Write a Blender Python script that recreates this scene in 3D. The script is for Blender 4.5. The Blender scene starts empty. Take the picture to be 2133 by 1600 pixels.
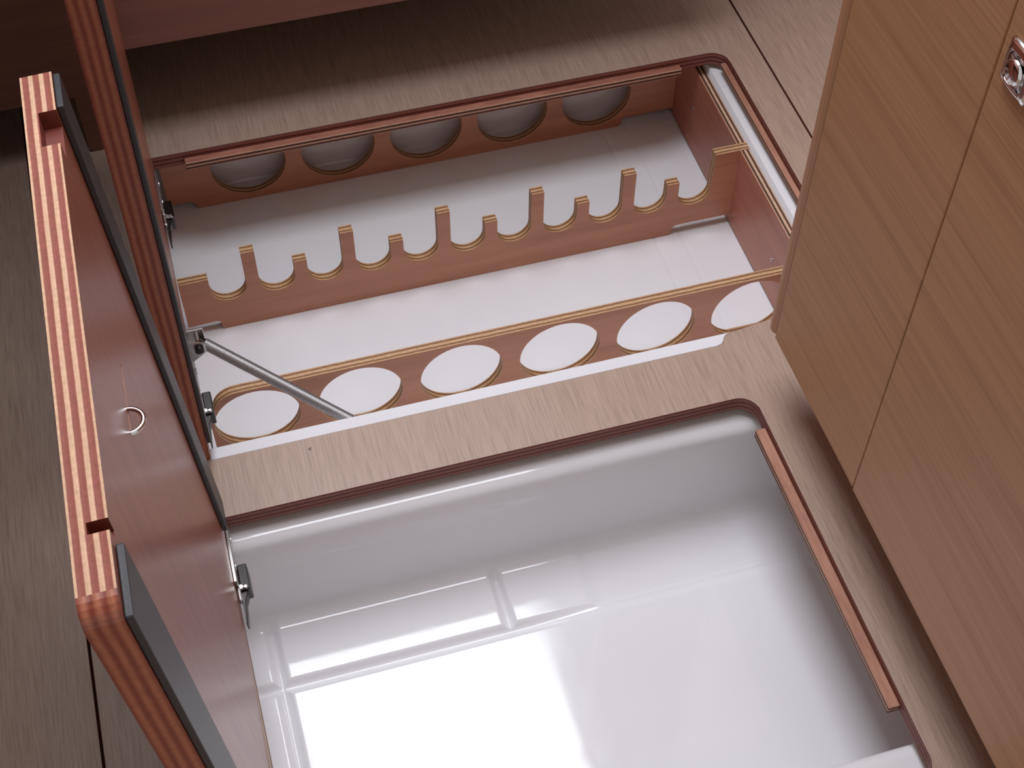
import bpy, math, random
import numpy as np
from mathutils import Vector, Matrix
from mathutils.geometry import tessellate_polygon

random.seed(7)
scene = bpy.context.scene
C = scene.collection

# ------------------------------------------------------------------ camera
cam_d = bpy.data.cameras.new('camera')
cam = bpy.data.objects.new('camera', cam_d)
C.objects.link(cam)
scene.camera = cam
cam_d.sensor_fit = 'HORIZONTAL'
cam_d.sensor_width = 36.0
cam_d.lens = 36.0 * 3067.4 / 2133.0
cam_d.clip_start = 0.02
CAM = Vector((0.04227, -0.76176, 1.03757))
TGT = Vector((0.27062, 0.00825, 0.0))
fwd = (TGT - CAM).normalized()
rgt = fwd.cross(Vector((0, 0, 1))).normalized()
upv = rgt.cross(fwd)
ROLL = 0.00912
r2 = rgt * math.cos(ROLL) + upv * math.sin(ROLL)
u2 = -rgt * math.sin(ROLL) + upv * math.cos(ROLL)
cam.matrix_world = Matrix(((r2.x, u2.x, -fwd.x, CAM.x),
                           (r2.y, u2.y, -fwd.y, CAM.y),
                           (r2.z, u2.z, -fwd.z, CAM.z),
                           (0, 0, 0, 1)))

# ------------------------------------------------------------------ light
world = bpy.data.worlds.new('world')
scene.world = world
world.use_nodes = True
bg = world.node_tree.nodes['Background']
bg.inputs['Color'].default_value = (1.0, 0.94, 0.93, 1)
bg.inputs['Strength'].default_value = 0.40

hl = bpy.data.lights.new('deck_hatch_daylight', 'AREA')
hl.shape = 'RECTANGLE'
hl.size = 0.78
hl.size_y = 1.30
hl.energy = 25.0
hl.color = (0.88, 0.92, 1.0)
hatch = bpy.data.objects.new('deck_hatch_daylight', hl)
hatch.location = (0.225, 0.54, 1.9)
C.objects.link(hatch)

vs = scene.view_settings
vs.view_transform = 'Standard'
vs.look = 'None'
vs.gamma = 1.0
vs.use_curve_mapping = False
vs.exposure = 0.48

# ------------------------------------------------------------------ materials
def srgb(r, g, b):
    def f(c):
        c /= 255.0
        return c / 12.92 if c <= 0.04045 else ((c + 0.055) / 1.055) ** 2.4
    return (f(r), f(g), f(b), 1.0)

class NT:
    def __init__(self, name):
        self.m = bpy.data.materials.new(name)
        self.m.use_nodes = True
        self.t = self.m.node_tree
        self.b = self.t.nodes['Principled BSDF']
    def n(self, kind, **kw):
        nd = self.t.nodes.new(kind)
        for k, v in kw.items():
            setattr(nd, k, v)
        return nd
    def l(self, a, b):
        self.t.links.new(a, b)
    def math(self, op, a, b=None, c=None):
        nd = self.n('ShaderNodeMath', operation=op)
        for i, v in enumerate((a, b, c)):
            if v is None:
                continue
            if isinstance(v, (int, float)):
                nd.inputs[i].default_value = v
            else:
                self.l(v, nd.inputs[i])
        return nd.outputs[0]
    def coord(self, scale=(1, 1, 1), loc=(0, 0, 0)):
        tc = self.n('ShaderNodeTexCoord')
        mp = self.n('ShaderNodeMapping')
        mp.inputs['Scale'].default_value = scale
        mp.inputs['Location'].default_value = loc
        self.l(tc.outputs['Object'], mp.inputs['Vector'])
        return mp.outputs['Vector']
    def noise(self, vec, scale=1.0, detail=4.0, rough=0.55):
        nd = self.n('ShaderNodeTexNoise')
        nd.inputs['Scale'].default_value = scale
        nd.inputs['Detail'].default_value = detail
        nd.inputs['Roughness'].default_value = rough
        self.l(vec, nd.inputs['Vector'])
        return nd.outputs['Fac']
    def ramp(self, fac, stops, interp='LINEAR'):
        nd = self.n('ShaderNodeValToRGB')
        cr = nd.color_ramp
        cr.interpolation = interp
        while len(cr.elements) < len(stops):
            cr.elements.new(0.5)
        for e, (p, c) in zip(cr.elements, stops):
            e.position = p
            e.color = c
        self.l(fac, nd.inputs['Fac'])
        return nd.outputs['Color']
    def mix(self, fac, a, b, mode='MIX'):
        nd = self.n('ShaderNodeMix', data_type='RGBA', blend_type=mode)
        if isinstance(fac, (int, float)):
            nd.inputs[0].default_value = fac
        else:
            self.l(fac, nd.inputs[0])
        for i, v in ((6, a), (7, b)):
            if isinstance(v, tuple):
                nd.inputs[i].default_value = v
            else:
                self.l(v, nd.inputs[i])
        return nd.outputs[2]
    def bump(self, h, strength=0.2, dist=0.001):
        nd = self.n('ShaderNodeBump')
        nd.inputs['Strength'].default_value = strength
        nd.inputs['Distance'].default_value = dist
        self.l(h, nd.inputs['Height'])
        self.l(nd.outputs['Normal'], self.b.inputs['Normal'])
    def set(self, **kw):
        for k, v in kw.items():
            self.b.inputs[k.replace('_', ' ')].default_value = v

def wood(name, base, dark, light, axis='Y', fine=420.0, long=9.0, rough=0.45, coat=0.0, coat_rough=0.2,
         bump=0.15, streak=0.5, patch=0.35, spec=0.4):
    """veneer with fine grain running along one axis"""
    w = NT(name)
    ax = 'XYZ'.index(axis)
    sc = [fine, fine, fine]
    sc[ax] = long
    g = w.noise(w.coord(tuple(sc)), 1.0, 3.0, 0.6)
    sc2 = [fine * 0.22] * 3
    sc2[ax] = long * 0.35
    g2 = w.noise(w.coord(tuple(sc2), (3.1, 1.7, 0.3)), 1.0, 4.0, 0.55)
    col = w.ramp(g, [(0.30, dark), (0.52, base), (0.75, light)])
    col2 = w.ramp(g2, [(0.30, dark), (0.55, base), (0.8, light)])
    c = w.mix(streak, base, col)
    c = w.mix(patch, c, col2)
    w.l(c, w.b.inputs['Base Color'])
    w.set(Roughness=rough, Specular_IOR_Level=spec)
    w.set(Coat_Weight=coat, Coat_Roughness=coat_rough)
    w.bump(g, bump, 0.0006)
    return w.m

def ply(name, axis, thick, layers, light, dark, rough=0.6, wob=0.10, along=60.0, coat=0.0, edge=0.10, offset=0.0, mid=0.5):
    """edge of plywood: alternating veneers across one local axis"""
    w = NT(name)
    ax = 'XYZ'.index(axis)
    tc = w.n('ShaderNodeTexCoord')
    sp = w.n('ShaderNodeSeparateXYZ')
    w.l(tc.outputs['Object'], sp.inputs[0])
    t = w.math('MULTIPLY', sp.outputs[ax], layers / thick)
    t = w.math('ADD', t, 100.0 + offset)
    nz = w.noise(w.coord((along, along, along)), 1.0, 3.0, 0.6)
    nz = w.math('MULTIPLY_ADD', nz, wob * 2, -wob)
    t = w.math('ADD', t, nz)
    f = w.math('PINGPONG', t, 1.0)
    a = tuple(0.5 * (x + y) for x, y in zip(light, dark))
    col = w.ramp(f, [(mid - edge, dark), (mid, a), (mid + edge, light)])
    sc = [900.0] * 3
    fib = w.noise(w.coord((300, 300, 300)), 1.0, 4.0, 0.7)
    col = w.mix(0.30, col, w.ramp(fib, [(0.35, (0.25, 0.2, 0.18, 1)), (0.65, (1, 1, 1, 1))]), 'MULTIPLY')
    w.l(col, w.b.inputs['Base Color'])
    w.set(Roughness=rough, Coat_Weight=coat, Coat_Roughness=0.25)
    w.bump(f, 0.25, 0.0005)
    return w.m

def plain(name, col, rough=0.4, metal=0.0, coat=0.0, coat_rough=0.1, noise=0.0, nscale=40, bump=0.0):
    w = NT(name)
    if noise:
        nz = w.noise(w.coord((nscale,) * 3), 1.0, 4.0, 0.6)
        d = tuple(x * (1 - noise) for x in col[:3]) + (1,)
        w.l(w.ramp(nz, [(0.35, d), (0.65, col)]), w.b.inputs['Base Color'])
        if bump:
            w.bump(nz, bump, 0.0008)
    else:
        w.set(Base_Color=col)
    w.set(Roughness=rough, Metallic=metal, Coat_Weight=coat, Coat_Roughness=coat_rough)
    return w.m

M = {}
M['floor'] = wood('floor_laminate', srgb(172, 147, 130), srgb(134, 109, 93), srgb(188, 164, 147), 'Y', 700, 26,
                  rough=0.42, bump=0.12, streak=0.6, patch=0.16)
M['floor_edge'] = ply('floor_ply_edge', 'Z', 0.016, 6, srgb(148, 88, 70), srgb(96, 42, 34), wob=0.15, along=40)
M['cleat'] = wood('cleat_face', srgb(180, 130, 108), srgb(138, 90, 70), srgb(204, 156, 134), 'Y', 260, 40,
                  rough=0.6, bump=0.25, streak=0.6, patch=0.5)
M['cleat_x'] = wood('cleat_face_across', srgb(164, 108, 90), srgb(124, 74, 60), srgb(190, 136, 116), 'X', 260, 60,
                    rough=0.6, bump=0.3, streak=0.7, patch=0.5)
M['cleat_edge'] = ply('cleat_ply_edge', 'Z', 0.0095, 4, srgb(205, 158, 128), srgb(74, 38, 28), wob=0.06, along=25, edge=0.15, offset=0.158)
M['rack'] = wood('rack_veneer', srgb(190, 132, 102), srgb(162, 104, 78), srgb(204, 146, 116), 'X', 260, 14,
                 rough=0.42, bump=0.06, streak=0.35, patch=0.5, coat=0.15)
M['rack_side'] = wood('rack_side_veneer', srgb(184, 120, 98), srgb(156, 94, 76), srgb(198, 134, 112), 'Y', 260, 14,
                      rough=0.42, bump=0.06, streak=0.35, patch=0.5, coat=0.15)
M['rack_edge_y'] = ply('rack_ply_edge', 'Y', 0.010, 4, srgb(206, 164, 120), srgb(130, 84, 52), wob=0.28, along=90, edge=0.2, offset=1.0, mid=0.4)
M['rack_edge_x'] = ply('rack_side_ply_edge', 'X', 0.010, 4, srgb(212, 174, 142), srgb(84, 50, 36), wob=0.05, along=30, edge=0.12, offset=1.0)
M['lid_face'] = wood('lid_varnished_face', srgb(152, 86, 64), srgb(126, 64, 46), srgb(168, 104, 82), 'Z', 330, 16,
                     rough=0.36, bump=0.10, streak=0.4, patch=0.45, coat=0.22, coat_rough=0.22)
M['lid_top'] = wood('lid_upper_face', srgb(171, 149, 131), srgb(138, 117, 101), srgb(188, 168, 151), 'Y', 520, 16, rough=0.42)
M['lid_raw'] = ply('lid_raw_ply_edge', 'X', 0.018, 6, srgb(232, 186, 150), srgb(158, 82, 64), wob=0.13, along=22, edge=0.07, offset=1.0, mid=0.58)
M['lid_stain'] = ply('lid_stained_ply_edge', 'X', 0.018, 6, srgb(184, 112, 82), srgb(144, 68, 50), wob=0.3, along=14, edge=0.3, rough=0.4, coat=0.2)
M['lid_cut'] = plain('lid_mortise', srgb(128, 56, 42), 0.6, noise=0.3, nscale=150)
M['foam'] = plain('foam_rubber', srgb(58, 58, 61), 0.42, noise=0.25, nscale=500, bump=0.08)
M['steel'] = plain('steel', (0.62, 0.61, 0.59, 1), 0.33, 1.0)
M['steel_dark'] = plain('dark_steel', (0.07, 0.065, 0.062, 1), 0.3, 1.0)
M['chrome'] = plain('chrome', (0.8, 0.8, 0.82, 1), 0.06, 1.0)
M['spring'] = plain('spring_steel', (0.55, 0.54, 0.54, 1), 0.42, 1.0)
M['cab'] = wood('cabinet_oak', srgb(186, 140, 101), srgb(154, 107, 74), srgb(198, 154, 116), 'Y', 420, 7,
                rough=0.5, bump=0.05, streak=0.55, patch=0.3)
M['cab_post'] = wood('cabinet_post_oak', srgb(186, 140, 104), srgb(164, 116, 84), srgb(198, 152, 118), 'Z', 260, 8,
                     rough=0.42, bump=0.04, streak=0.35, patch=0.3, coat=0.1)
M['bench'] = wood('bench_oak', srgb(128, 82, 66), srgb(108, 66, 52), srgb(142, 96, 78), 'X', 300, 7,
                  rough=0.5, bump=0.05, streak=0.4, patch=0.4)
M['dark'] = plain('dark_gap', srgb(34, 22, 18), 0.8)

def white_gel():
    w = NT('white_gelcoat')
    nz = w.noise(w.coord((6, 6, 6)), 1.0, 3.0, 0.5)
    c = w.ramp(nz, [(0.3, (0.79, 0.78, 0.80, 1)), (0.7, (0.835, 0.825, 0.84, 1))])
    # fine scuffs
    sc = w.noise(w.coord((28, 7, 28), (0.4, 0.2, 0)), 1.0, 8.0, 0.7)
    rr = w.math('MULTIPLY_ADD', w.ramp(sc, [(0.45, (0, 0, 0, 1)), (0.75, (1, 1, 1, 1))]), 0.10, 0.05)
    w.l(rr, w.b.inputs['Roughness'])
    w.l(c, w.b.inputs['Base Color'])
    wave = w.noise(w.coord((5, 5, 5), (0.1, 0.7, 0)), 1.0, 1.0, 0.4)
    w.bump(wave, 0.25, 0.002)
    return w.m
M['gel'] = white_gel()

# ------------------------------------------------------------------ mesh helpers
def mesh_obj(name, verts, faces, mats, midx=None, parent=None, smooth=False, loc=None, rot=None):
    me = bpy.data.meshes.new(name)
    me.from_pydata([tuple(v) for v in verts], [], faces)
    if not isinstance(mats, (list, tuple)):
        mats = [mats]
    for m in mats:
        me.materials.append(m)
    if midx is not None:
        me.polygons.foreach_set('material_index', midx)
    if smooth:
        me.polygons.foreach_set('use_smooth', [True] * len(faces))
    me.update()
    o = bpy.data.objects.new(name, me)
    C.objects.link(o)
    if parent is not None:
        o.parent = parent
    if loc is not None:
        o.location = loc
    if rot is not None:
        o.rotation_euler = rot
    return o

def tag(o, label=None, cat=None, group=None, kind=None):
    if label: o['label'] = label
    if cat: o['category'] = cat
    if group: o['group'] = group
    if kind: o['kind'] = kind
    return o

def empty(name, loc=(0, 0, 0), rot=(0, 0, 0), label=None, cat=None, group=None, kind=None):
    o = bpy.data.objects.new(name, None)
    o.empty_display_size = 0.03
    C.objects.link(o)
    o.location = loc
    o.rotation_euler = rot
    return tag(o, label, cat, group, kind)

def bevel(o, w=0.001, seg=2):
    md = o.modifiers.new('bevel', 'BEVEL')
    md.width = w
    md.segments = seg
    md.limit_method = 'ANGLE'
    md.angle_limit = math.radians(40)
    md.harden_normals = False
    return o

class MB:
    def __init__(self):
        self.v, self.f, self.m = [], [], []
    def add(self, verts, faces, m=0):
        b = len(self.v)
        self.v += [tuple(p) for p in verts]
        self.f += [tuple(b + i for i in f) for f in faces]
        self.m += [m] * len(faces)
        return self
    def box(self, x0, x1, y0, y1, z0, z1, m=0):
        vs = [(x, y, z) for x in (x0, x1) for y in (y0, y1) for z in (z0, z1)]
        fs = [(0, 1, 3, 2), (4, 6, 7, 5), (0, 4, 5, 1), (2, 3, 7, 6), (0, 2, 6, 4), (1, 5, 7, 3)]
        return self.add(vs, fs, m)
    def cyl(self, p, q, r, n=16, m=0, r2=None):
        p, q = Vector(p), Vector(q)
        d = (q - p).normalized()
        a = d.orthogonal().normalized()
        b = d.cross(a)
        r2 = r if r2 is None else r2
        vs = []
        for c, rr in ((p, r), (q, r2)):
            for i in range(n):
                t = 2 * math.pi * i / n
                vs.append(c + a * (rr * math.cos(t)) + b * (rr * math.sin(t)))
        fs = [(i, (i + 1) % n, n + (i + 1) % n, n + i) for i in range(n)]
        fs += [tuple(range(n - 1, -1, -1)), tuple(range(n, 2 * n))]
        return self.add(vs, fs, m)
    def tube(self, pts, r, n=8, m=0):
        pts = [Vector(p) for p in pts]
        vs, fs = [], []
        prev = None
        for i, p in enumerate(pts):
            d = (pts[min(i + 1, len(pts) - 1)] - pts[max(i - 1, 0)]).normalized()
            if prev is None:
                a = d.orthogonal().normalized()
            else:
                a = (prev - d * prev.dot(d)).normalized()
            prev = a
            b = d.cross(a)
            for k in range(n):
                t = 2 * math.pi * k / n
                vs.append(p + a * (r * math.cos(t)) + b * (r * math.sin(t)))
        for i in range(len(pts) - 1):
            for k in range(n):
                k2 = (k + 1) % n
                fs.append((i * n + k, i * n + k2, (i + 1) * n + k2, (i + 1) * n + k))
        fs.append(tuple(range(n - 1, -1, -1)))
        e = (len(pts) - 1) * n
        fs.append(tuple(range(e, e + n)))
        return self.add(vs, fs, m)
    def build(self, name, mats, parent=None, smooth=False, **kw):
        return mesh_obj(name, self.v, self.f, mats, self.m, parent, smooth, **kw)

def area2(p):
    return sum(p[i - 1][0] * p[i][1] - p[i][0] * p[i - 1][1] for i in range(len(p)))

def prism(mb, outer, holes, a0, a1, axis, face_m=0, side_m=1, side_fn=None, back_m=None, caps=(True, True)):
    """extrude a 2-D outline with holes along axis; axis 'Y' outline is (x,z), 'X' is (y,z), 'Z' is (x,y)"""
    def P(p, a):
        if axis == 'Y': return (p[0], a, p[1])
        if axis == 'X': return (a, p[0], p[1])
        return (p[0], p[1], a)
    outer = list(outer) if area2(outer) > 0 else list(outer)[::-1]
    holes = [list(h) if area2(h) < 0 else list(h)[::-1] for h in holes]
    loops = [outer] + holes
    flat = [p for l in loops for p in l]
    tris = tessellate_polygon([[Vector((p[0], p[1], 0)) for p in l] for l in loops])
    n = len(flat)
    # orientation
    flip = axis == 'Y'
    vs = [P(p, a0) for p in flat] + [P(p, a1) for p in flat]
    fs0, fs1 = [], []
    for t in tris:
        pa, pb, pc = (flat[i] for i in t)
        cr = (pb[0] - pa[0]) * (pc[1] - pa[1]) - (pb[1] - pa[1]) * (pc[0] - pa[0])
        if abs(cr) < 1e-14:
            continue
        t = tuple(t) if cr > 0 else tuple(t)[::-1]
        fs1.append(tuple(i + n for i in t) if not flip else tuple(i + n for i in t[::-1]))
        fs0.append(t[::-1] if not flip else t)
    base = len(mb.v)
    mb.v += vs
    def put(f, m):
        mb.f.append(tuple(base + i for i in f)); mb.m.append(m)
    if caps[0]:
        for f in fs0: put(f, face_m if back_m is None else back_m)
    if caps[1]:
        for f in fs1: put(f, face_m)
    s = 0
    for l in loops:
        k = len(l)
        for i in range(k):
            j = (i + 1) % k
            q = (s + i, s + j, n + s + j, n + s + i)
            if flip: q = q[::-1]
            m = side_m if side_fn is None else side_fn(l[i], l[j])
            put(q, m)
        s += k
    return mb

def arc(cx, cy, r, a0, a1, n):
    return [(cx + r * math.cos(math.radians(a0 + (a1 - a0) * i / n)), cy + r * math.sin(math.radians(a0 + (a1 - a0) * i / n))) for i in range(n + 1)]

def rrect(x0, x1, y0, y1, r, n=6):
    if isinstance(r, (int, float)): r = (r,) * 4     # bl, br, tr, tl
    p = []
    for (cx, cy, a, rr) in ((x0 + r[0], y0 + r[0], 180, r[0]), (x1 - r[1], y0 + r[1], 270, r[1]),
                            (x1 - r[2], y1 - r[2], 0, r[2]), (x0 + r[3], y1 - r[3], 90, r[3])):
        p += arc(cx, cy, rr, a, a + 90, n) if rr > 1e-6 else [(cx, cy)]
    return p

def circle(cx, cy, r, n=56):
    return [(cx + r * math.cos(2 * math.pi * i / n), cy + r * math.sin(2 * math.pi * i / n)) for i in range(n)]

# ------------------------------------------------------------------ floor (structure)
H1 = (0.0, 0.617, 0.0, 0.384)
H2 = (0.0, 0.473, -0.062, -0.43)
TF = 0.016
floor = empty('floor', label='beige wood-grain cabin floor with two hatch openings', kind='structure')

def h1_outline():
    p = [(0.0, 0.0), (0.463, 0.0)]
    p += [(0.4675, 0.0012), (0.4705, 0.0045), (0.4725, 0.008), (0.4755, 0.0105), (0.480, 0.0118)]
    p += [(0.52, 0.0165)]
    p += arc(0.597, 0.040, 0.020, 275, 360, 6)
    p += arc(0.599, 0.366, 0.018, 0, 90, 8)
    p += [(0.0, 0.384)]
    return p

mb = MB()
prism(mb, [(-0.1185, -1.3), (0.6545, -1.3), (0.6545, 1.3), (-0.1185, 1.3)],
      [h1_outline(), rrect(H2[0], H2[1], H2[3], H2[2], (0.0, 0.016, 0.018, 0.0))], -TF, 0.0, 'Z', 0, 1)
fp = mb.build('floor_panel', [M['floor'], M['floor_edge']], floor)
bevel(fp, 0.0006, 1)
for (x0, x1) in ((-1.2, -0.1205), (0.6565, 1.8)):
    mb = MB()
    prism(mb, [(x0, -1.3), (x1, -1.3), (x1, 1.3), (x0, 1.3)], [], -TF, 0.0, 'Z', 0, 1)
    o = mb.build('floor_panel', [M['floor'], M['floor_edge']], floor)
    bevel(o, 0.0006, 1)
for x in (-0.1195, 0.6555):
    MB().box(x - 0.03, x + 0.03, -1.3, 1.3, -0.022, -0.0165).build('seam_backing', M['dark'], floor)

# small dents in the laminate strip between the hatches
mb = MB()
mb.add([(0.082, -0.0118, 0.0002), (0.0856, -0.0105, 0.0002), (0.0838, -0.0142, 0.0002)], [(0, 2, 1)])
tag(mb.build('dent', plain('dent', srgb(110, 92, 80), 0.7), floor), 'small dark dent in the laminate')

# support cleats screwed to the opening edges
def cleat(x0, x1, y0, y1, z1=-0.0075, t=0.0095):
    mb = MB()
    mb.box(x0, x1, y0, y1, z1 - t, z1, 0)
    for i in range(len(mb.m)):
        if i < 4: mb.m[i] = 1
    o = mb.build('support_cleat', [M['cleat_x' if x1 - x0 > 0.1 else 'cleat'], M['cleat_edge']], floor)
    bevel(o, 0.0006, 1)
    return o
cleat(0.032, 0.567, 0.3755, 0.3838)
cleat(0.6108, 0.6168, 0.060, 0.3735, t=0.006)
cleat(0.4635, 0.4728, -0.368, -0.0935)

# unseen walls and ledge, added to keep light off the floor
tag(MB().box(-0.47, -0.45, -0.9, 1.40, 0.0, 1.9).build('shade_wall_left', M['bench']), kind='structure')  # added out of view to block ambient light from the left
tag(MB().box(-0.45, 1.8, 1.38, 1.40, 0.0, 1.9).build('shade_wall_rear', M['bench']), kind='structure')  # added out of view to block ambient light from behind

tag(MB().box(0.605, 1.60, 0.515, 0.535, 0.0, 1.9).build('shade_bulkhead', M['bench']), kind='structure')  # invented bulkhead out of view, darkens the right rear floor
tag(bevel(MB().box(-0.4495, -0.075, -0.75, 1.0, 0.70, 0.73).build('shade_ledge_1', M['bench']), 0.004, 2), kind='structure')  # made-up ledge out of view, holds hatch light off the left floor

# ------------------------------------------------------------------ gelcoat trays
def smooth01(t):
    t = np.clip(t, 0, 1)
    return t * t * (3 - 2 * t)

def tray(name, x0, x1, y0, y1, depth, pads, label, lip=0.045, draft=0.006, rb=0.014, rt=0.007, zf=-0.0165, dx=(), dy=(), corner=0.02, step=0.0008):
    def axis(a, b, extra):
        pts = [a - lip, a - lip * 0.5] + list(np.arange(a - 0.004, a + 0.034, step))
        pts += list(np.arange(a + 0.034, b - 0.034, 0.005))
        pts += list(np.arange(b - 0.034, b + 0.004, step)) + [b + lip * 0.5, b + lip]
        for e in extra:
            pts += list(np.arange(e - 0.006, e + 0.006, 0.0007))
        pts = sorted(pts)
        out = [pts[0]]
        for p in pts[1:]:
            if p - out[-1] > step * 0.6: out.append(p)
        return np.array(out)
    xs, ys = axis(x0, x1, dx), axis(y0, y1, dy)
    X, Y = np.meshgrid(xs, ys, indexing='ij')
    # inside distance to a rounded rectangle
    cx, cy = (x0 + x1) / 2, (y0 + y1) / 2
    qx = np.abs(X - cx) - (x1 - x0) / 2 + corner
    qy = np.abs(Y - cy) - (y1 - y0) / 2 + corner
    sd = np.hypot(np.maximum(qx, 0), np.maximum(qy, 0)) + np.minimum(np.maximum(qx, qy), 0) - corner
    s = -sd
    # profile (s,z): convex roll, drafted wall, concave fillet
    ps, pz = [-1.0, 0.0], [zf, zf]
    for a in np.linspace(0, 84, 12):
        a = math.radians(a)
        ps.append(rt * math.sin(a)); pz.append(zf - rt * (1 - math.cos(a)))
    w0 = ps[-1] + draft
    for a in np.linspace(84, 0, 14):
        a = math.radians(a)
        ps.append(w0 + rb * (1 - math.sin(a))- rb * (1 - math.sin(math.radians(84)))); pz.append(depth + rb * (1 - math.cos(a)))
    ps.append(5.0); pz.append(depth)
    Z = np.interp(s, ps, pz)
    floor_w = smooth01((s - (w0 + 0.2 * rb)) / (rb * 1.0))
    Z = Z + pads(X, Y) * floor_w
    nx, ny = len(xs), len(ys)
    verts = np.stack([X, Y, Z], -1).reshape(-1, 3)
    idx = np.arange(nx * ny).reshape(nx, ny)
    faces = np.stack([idx[:-1, :-1], idx[1:, :-1], idx[1:, 1:], idx[:-1, 1:]], -1).reshape(-1, 4)
    o = mesh_obj(name, verts.tolist(), faces.tolist(), M['gel'], None, None, True)
    return tag(o, label, 'tray')

def band(v, a, b, e):
    return smooth01((v - (a - e)) / (2 * e)) * (1 - smooth01((v - (b - e)) / (2 * e)))

def pads1(X, Y):
    # shallow moulded channels
    return -0.0006 * band(X, 0.505, 0.509, 0.002) - 0.0005 * band(X, 0.535, 0.5385, 0.002)

def pads2(X, Y):
    e = 0.0022
    def groove(v, c, w):
        t = np.clip(np.abs(v - c) / w, 0, 1)
        return 0.5 + 0.5 * np.cos(np.pi * t)
    chx = groove(Y, -0.1555, 0.0085) * (1 - smooth01((X - 0.225) / 0.09) * 0.7)
    ch1 = groove(X, 0.0168, 0.0082)
    far = smooth01((Y + 0.156) / 0.006)
    ch2 = groove(X, 0.224, 0.0078) * far
    st = far * smooth01((X - 0.296) / 0.014) * 0.35
    return -0.0058 * np.maximum(np.maximum(chx, ch1), np.maximum(ch2, st))

tray_b = tray('storage_tray', -0.035, 0.6045, 0.0270, 0.474, -0.1385, pads1,
              'white glossy moulded tray below the rear opening, holding the bottle rack', dx=(0.507, 0.537), draft=0.0002, rt=0.0007, rb=0.005, step=0.0005, corner=0.006, zf=-0.0215)
tray_f = tray('storage_tray', -0.045, 0.575, -0.402, -0.067, -0.1385, pads2,
              'empty white glossy moulded tray below the front opening', dx=(0.0128, 0.0208, 0.220, 0.228, 0.303), dy=(-0.1595, -0.1515), draft=0.008, zf=-0.0245, rt=0.012)

# ------------------------------------------------------------------ bottle rack
rack = empty('bottle_rack', (0.3, 0.26, -0.138), label='varnished plywood bottle rack with round holes and notched middle board', cat='rack')
RO = Vector((0.3, 0.26, -0.138))
H0, RH = 0.047, 0.041
YF, YM, YR, TB = 0.100, 0.2626, 0.4426, 0.010
ZB = -0.1383

def board(name, outline, holes, y0):
    mb = MB()
    prism(mb, outline, holes, 0.0, TB, 'Y', 0, 1)
    o = mb.build(name, [M['rack'], M['rack_edge_y']], rack, loc=(-RO.x, y0 - RO.y, -RO.z))
    bevel(o, 0.0005, 1)
    return o

# front board
ol = [(0.030, ZB), (0.52, ZB)] + arc(0.523, ZB + 0.009, 0.003, 180, 90, 3) + [(0.593, ZB + 0.012)]
ol += [(0.593, -0.0433)] + arc(0.003 + 0.03, -0.0433 - 0.024, 0.024, 90, 165, 8) + [(0.003, -0.085), (0.003, ZB + 0.012), (0.028, ZB + 0.012)]
board('front_board', ol, [circle(H0 + 0.1 * i, -0.0886, RH) for i in range(6)], YF)
# rear board
ol = [(0.034, ZB), (0.526, ZB)] + arc(0.5265, ZB + 0.006, 0.004, 0, 60, 2) + [(0.533, ZB + 0.012), (0.593, ZB + 0.0125)]
ol += [(0.593, -0.0433), (0.003, -0.0433), (0.003, ZB + 0.012), (0.027, ZB + 0.012), (0.032, ZB + 0.008)]
board('rear_board', ol, [circle(H0 + 0.05 + 0.1 * i, -0.0886, RH) for i in range(5)], YR)
# middle board: eleven U notches, alternating tall and short fingers
UR, UB = 0.0183, -0.0968
ol = [(0.036, ZB)] + [(0.520, ZB)] + arc(0.520, ZB + 0.006, 0.006, 270, 350, 3) + arc(0.532, ZB + 0.008, 0.0055, 170, 90, 4)
ol += [(0.6034, ZB + 0.0135), (0.6034, -0.0302)]
xr = H0 + 0.5
ol += [(xr + UR + 0.0005, -0.0302)]
for j in range(10, -1, -1):
    c = H0 + 0.05 * j
    ol += arc(c, UB + UR, UR, 0, -180, 16)
    if j == 0:
        ol += [(c - UR, -0.0614), (-0.001, -0.0614)]
    else:
        zt = -0.0337 if j % 2 == 1 else -0.0609
        ol += [(c - UR, zt), (c - 0.05 + UR, zt)]
ol += [(-0.001, ZB + 0.0125), (0.0245, ZB + 0.0135)] + arc(0.028, ZB + 0.0085, 0.005, 90, 0, 4) + arc(0.036, ZB + 0.003, 0.003, 180, 270, 2)[:-1]
board('notched_board', ol, [], YM)
# side panels
def side(x, z1, z0):
    mb = MB()
    prism(mb, [(0.042, z0), (0.455, z0), (0.455, z1), (0.042, z1)], [], 0.0, TB, 'X', 0, 1)
    o = mb.build('side_panel', [M['rack_side'], M['rack_edge_x']], rack, loc=(x - RO.x, -RO.y, -RO.z))
    bevel(o, 0.0005, 1)
side(0.5932, -0.0310, ZB + 0.002)
side(-0.016, -0.080, ZB + 0.012)
for (y, z) in ((0.1546, -0.0857), (0.3925, -0.0838)):
    mb = MB()
    mb.cyl((0.5933, y, z), (0.5922, y, z), 0.0022, 14, 0)
    mb.cyl((0.5923, y, z), (0.5920, y, z), 0.0008, 8, 1)
    mb.build('screw', [M['steel'], M['dark']], rack, loc=-RO)

# ------------------------------------------------------------------ hatch lids
TL = 0.018

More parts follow.
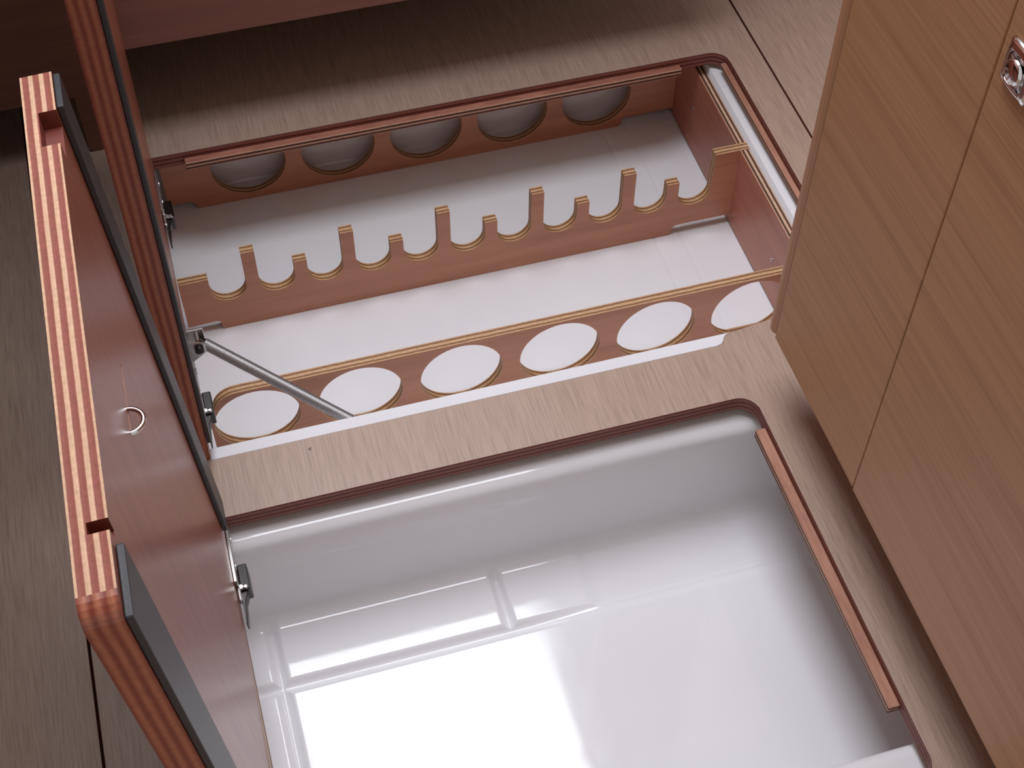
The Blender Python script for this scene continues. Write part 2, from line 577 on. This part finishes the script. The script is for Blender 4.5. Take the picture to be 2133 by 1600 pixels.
def lid(name, L, H, loc, rot, label, notches=(), slot=None, front_r=0.012):
    """panel in local space: x -TL..0 (face at 0), y -L..0, z 0..H"""
    root = empty(name, loc, rot, label, 'hatch lid')
    mid = -TL * 0.55
    def outline(cut):
        p = [(-L, 0.0), (0.0, 0.0), (0.0, H)]
        if cut:
            for (ya, yb, d) in notches:
                p += [(ya, H), (ya - 0.0008, H - d), (yb + 0.0008, H - d), (yb, H)]
        p += arc(-L + front_r, H - front_r, front_r, 90, 180, 6)
        return p
    def sf(a, b):
        if abs(a[1] - H) < 1e-6 and abs(b[1] - H) < 1e-6: return 1
        if min(a[1], b[1]) > H - 0.03 and a[0] > -L + front_r and b[0] > -L + front_r and max(abs(a[0]), abs(b[0])) > 1e-6: return 4
        return 2
    mb = MB()
    prism(mb, outline(False), [], -TL, mid, 'X', 4, 2, sf, back_m=3)
    holes = []
    if slot: holes = [rrect(slot[0], slot[1], slot[2] - slot[3], slot[2] + slot[3], slot[3] * 0.95, 3)]
    def sf2(a, b):
        if holes and a in holes_r and b in holes_r: return 5
        return sf(a, b)
    holes_r = set(holes[0]) if holes else set()
    prism(mb, outline(True), holes, mid, 0.0, 'X', 0, 2, sf2, back_m=4, caps=(False, True))
    o = mb.build('lid_panel', [M['lid_face'], M['lid_raw'], M['lid_stain'], M['lid_top'], M['lid_cut'], M['cleat']], root)
    return root

def foam(root, y0, y1, z0, z1, t):
    mb = MB().box(0.0002, t, y0, y1, z0, z1)
    o = mb.build('foam_strip', M['foam'], root)
    bevel(o, 0.0008, 2)
    return o

def hinge(root, y, leaf=0.055, tail=0.03):
    """lid-side leaf on the panel face, dark pivot block and tapered tail on the floor side (local lid space)"""
    mb = MB()
    mb.box(0.0002, 0.0030, y - 0.010, y - 0.010 + leaf, 0.001, 0.017)
    h = mb.build('hinge', M['steel'], root)
    bevel(h, 0.0004, 1)
    mb = MB()
    prism(mb, [(y - 0.013, -0.010), (y + 0.009, -0.010), (y + 0.011, 0.007), (y - 0.013, 0.007)], [], 0.0034, 0.0112, 'X', 0, 0)
    o = mb.build('pivot_block', M['steel_dark'], h)
    bevel(o, 0.001, 2)
    mb = MB()
    prism(mb, [(0.0026, y - 0.012), (0.0026, y - 0.012 - tail), (0.0038, y - 0.012 - tail), (0.0055, y - 0.022), (0.0092, y - 0.012)], [], -0.006, 0.0045, 'Z', 0, 0)
    bevel(mb.build('tail_plate', M['steel_dark'], h), 0.0005, 1)
    mb = MB()
    mb.cyl((0.0040, y - 0.0105, 0.0055), (0.0040, y - 0.0105, 0.0085), 0.0024, 12)
    mb.cyl((0.0078, y - 0.011, 0.004), (0.0078, y - 0.011, 0.0085), 0.0018, 12)
    bevel(mb.build('pivot_pin', M['steel'], h, smooth=False), 0.0004, 1)
    mb = MB()
    mb.box(0.0005, 0.0035, y - 0.023, y - 0.0105, 0.0015, 0.009)
    bevel(mb.build('knuckle', M['steel'], h), 0.0012, 2)
    for dy in (0.008, 0.034):
        MB().cyl((0.0028, y + dy, 0.009), (0.0036, y + dy, 0.009), 0.0028, 12).build('screw', M['steel'], h)
    return h

# rear lid: stands upright on the left edge of the rear opening
lid_r = lid('hatch_lid', 0.384, 0.617, (0.0, 0.384, 0.002), (0, math.radians(0.7), 0),
            'upright red-brown plywood hatch lid beside the bottle rack opening')
foam(lid_r, -0.383, -0.362, 0.02, 0.60, 0.0040)
hinge(lid_r, 0.300 - 0.384)
hinge(lid_r, 0.056 - 0.384)

# front lid: stands up, leaning slightly outwards
lid_f = lid('hatch_lid', 0.359, 0.4835, (0.0013, -0.064, 0.001), (0, math.radians(-3.15), math.radians(-0.70)),
            'nearest upright plywood hatch lid with pale striped edge and metal pull ring',
            notches=[(-0.033, -0.061, 0.012), (-0.310, -0.3165, 0.010)], slot=(-0.196, -0.146, 0.392, 0.0016))
foam(lid_f, -0.030, -0.001, 0.028, 0.4825, 0.0042)
foam(lid_f, -0.3585, -0.320, 0.02, 0.4765, 0.0042)
hinge(lid_f, -0.1285 + 0.064 + 0.003)

# pull ring on the front lid
mb = MB()
R = 0.0085
pts = [(-0.004, -0.187 + 0.0 + R - R * math.cos(math.radians(a)), 0.392) if False else
       (R * 1.05 * math.sin(math.radians(a)) - 0.001, -0.187 + R * math.cos(math.radians(a)), 0.392) for a in range(-8, 189, 12)]
mb.tube(pts, 0.0015, 10)
ring = mb.build('pull_ring', M['chrome'], lid_f, smooth=True)
tag(ring, 'polished metal half ring handle')

# ------------------------------------------------------------------ spring stay of the rear lid
stay = empty('spring_stay', (0.0, 0.095, 0.0), label='grey coiled spring stay running from the rear lid to the tray lip', cat='spring')
SO = Vector((0.0, 0.095, 0.0))
A = Vector((0.0155, 0.0985, 0.036)); B = Vector((0.1278, 0.0335, -0.0350))
d = (B - A).normalized(); L = (B - A).length
a = d.orthogonal().normalized(); b = d.cross(a)
mb = MB()
turns, rs = 108, 0.0047
pts = []
for i in range(turns * 12 + 1):
    t = 2 * math.pi * i / 12
    pts.append(A + d * (L * i / (turns * 12)) + a * (rs * math.cos(t)) + b * (rs * math.sin(t)))
mb.tube([p - SO for p in pts], 0.00076, 5)
mb.build('coil', M['spring'], stay, smooth=True)
MB().cyl(A - SO - d * 0.006, B - SO + d * 0.004, 0.0042, 14).build('core_rod', M['steel_dark'], stay, smooth=False)
# bracket on the lid: folded plate with two ears
mb = MB()
mb.box(0.0008, 0.0022, -0.012, 0.016, 0.020, 0.052)
mb.box(0.0022, 0.017, 0.0085, 0.0100, 0.026, 0.050)
mb.add([(0.0022, -0.004, 0.024), (0.0165, -0.0035, 0.034), (0.0165, -0.0035, 0.046), (0.0022, -0.004, 0.052),
        (0.0022, -0.0055, 0.024), (0.0165, -0.005, 0.034), (0.0165, -0.005, 0.046), (0.0022, -0.0055, 0.052)],
       [(3, 2, 1, 0), (4, 5, 6, 7), (0, 1, 5, 4), (1, 2, 6, 5), (2, 3, 7, 6), (3, 0, 4, 7)])
bevel(mb.build('bracket', M['steel'], stay), 0.0005, 1)
MB().cyl((0.0105, -0.0075, 0.041), (0.0105, 0.0125, 0.041), 0.0022, 14).build('pivot_pin', M['chrome'], stay)
MB().cyl((0.0105, -0.0085, 0.041), (0.0105, -0.0055, 0.041), 0.0040, 14).build('rivet', M['steel_dark'], stay)
E2 = B - SO
mb = MB()
mb.box(E2.x - 0.004, E2.x + 0.006, E2.y - 0.0045, E2.y + 0.003, E2.z - 0.010, E2.z - 0.001)
bevel(mb.build('end_fitting', M['steel_dark'], stay), 0.0008, 1)

# ------------------------------------------------------------------ cabinet on the right
KC = 0.972
XC, ZC = CAM.x + (0.495 - CAM.x) * KC, CAM.z + (0.0475 - CAM.z) * KC
def ky(y): return CAM.y + (y - CAM.y) * KC
cab = empty('cabinet', (0.6, -0.5, 0.0), label='tall oak veneer cabinet with chrome push latch on the right', cat='cabinet')
CO = Vector((0.6, -0.5, 0.0))
YS = ky(-0.2037)
def panel(y0, y1, z0, z1, name):
    mb = MB().box(XC, XC + 0.018, y0, y1, z0, z1)
    return bevel(mb.build(name, M['cab'], cab, loc=-CO), 0.0010, 2)
panel(YS + 0.0005, ky(-0.0402), ZC, 1.25, 'fixed_panel')
door = panel(-0.95, YS - 0.0007, ZC - 0.0015, 1.25, 'door')
mb = MB().box(XC - 0.0015, XC + 0.030, ky(-0.0400), ky(-0.0265), ZC - 0.001, 1.25)
bevel(mb.build('corner_post', M['cab_post'], cab, loc=-CO), 0.0060, 5)
MB().box(XC + 0.0185, 1.10, -0.95, ky(-0.0405), ZC + 0.004, 1.24).build('carcass', M['cab'], cab, loc=-CO)
MB().box(XC + 0.085, 1.05, -0.93, -0.090, 0.0, ZC + 0.004).build('plinth', M['cab'], cab, loc=-CO)

# push-button latch
ly, lz = ky(-0.2265), CAM.z + (0.4975 - CAM.z) * KC
mb = MB()
n = 40
def star(k, s):
    out = []
    for i in range(n):
        t = 2 * math.pi * i / n
        c, sn = math.cos(t), math.sin(t)
        r = 1.0 / max(abs(c), abs(sn))
        r = r ** 0.80
        out.append((k, ly + s * 0.0142 * r * c, lz + s * 0.0152 * r * sn))
    return out
rings = [star(XC - 0.0002, 1.0), star(XC - 0.0022, 0.98), star(XC - 0.0042, 0.74), star(XC - 0.0040, 0.60)]
vsr = [p for r_ in rings for p in r_]
fsr = []
for k in range(3):
    for i in range(n):
        j = (i + 1) % n
        fsr.append((k * n + i, (k + 1) * n + i, (k + 1) * n + j, k * n + j))
fsr.append(tuple(3 * n + i for i in range(n)))
mb.add(vsr, fsr)
latch = mb.build('latch', M['chrome'], cab, smooth=True, loc=-CO)
tag(latch, 'chrome push button latch plate')
mb = MB()
prof = [(0.0005, 0.0080), (0.0022, 0.0078), (0.0036, 0.0064), (0.0042, 0.0040), (0.0044, 0.0)]
vsr, fsr = [], []
for (h, r_) in prof:
    for i in range(28):
        t = 2 * math.pi * i / 28
        vsr.append((XC - 0.003 - h, ly + r_ * math.cos(t), lz + r_ * math.sin(t)))
for k in range(len(prof) - 1):
    for i in range(28):
        j = (i + 1) % 28
        fsr.append((k * 28 + i, (k + 1) * 28 + i, (k + 1) * 28 + j, k * 28 + j))
mb.add(vsr, fsr)
mb.build('push_button', M['chrome'], latch, smooth=True)

# ------------------------------------------------------------------ bench behind the rear opening
YB_, ZB_ = 0.41, 0.118
ben = empty('bench', (0.0, 0.6, 0.0), label='dark brown bench base standing behind the rear hatch opening', cat='bench')
BO = Vector((0.0, 0.6, 0.0))
def bbox(name, *a, m='bench', bv=0.0015):
    return bevel(MB().box(*a).build(name, M[m], ben, loc=-BO), bv, 2)
mb = MB()
prism(mb, [(-0.44, 0.072), (-0.0575, 0.072)] + arc(-0.0515, 0.006, 0.006, 180, 270, 5) + [(-0.004, 0.0), (-0.004, ZB_), (0.60, ZB_), (0.60, 0.440), (-0.44, 0.440)],
      [], YB_, YB_ + 0.018, 'Y', 0, 0)
bevel(mb.build('front_panel', M['bench'], ben, loc=-BO), 0.0012, 2)
bbox('side_panel', 0.582, 0.60, YB_ + 0.0185, 1.15, ZB_, 0.440)
bbox('seat_top', -0.44, 0.60, 0.402, 1.15, 0.441, 0.475)
bbox('backrest', -0.44, 0.60, 1.00, 1.10, 0.4755, 0.90)
bbox('plinth', -0.43, 0.56, 0.62, 1.10, 0.0, ZB_ + 0.0005, m='bench')
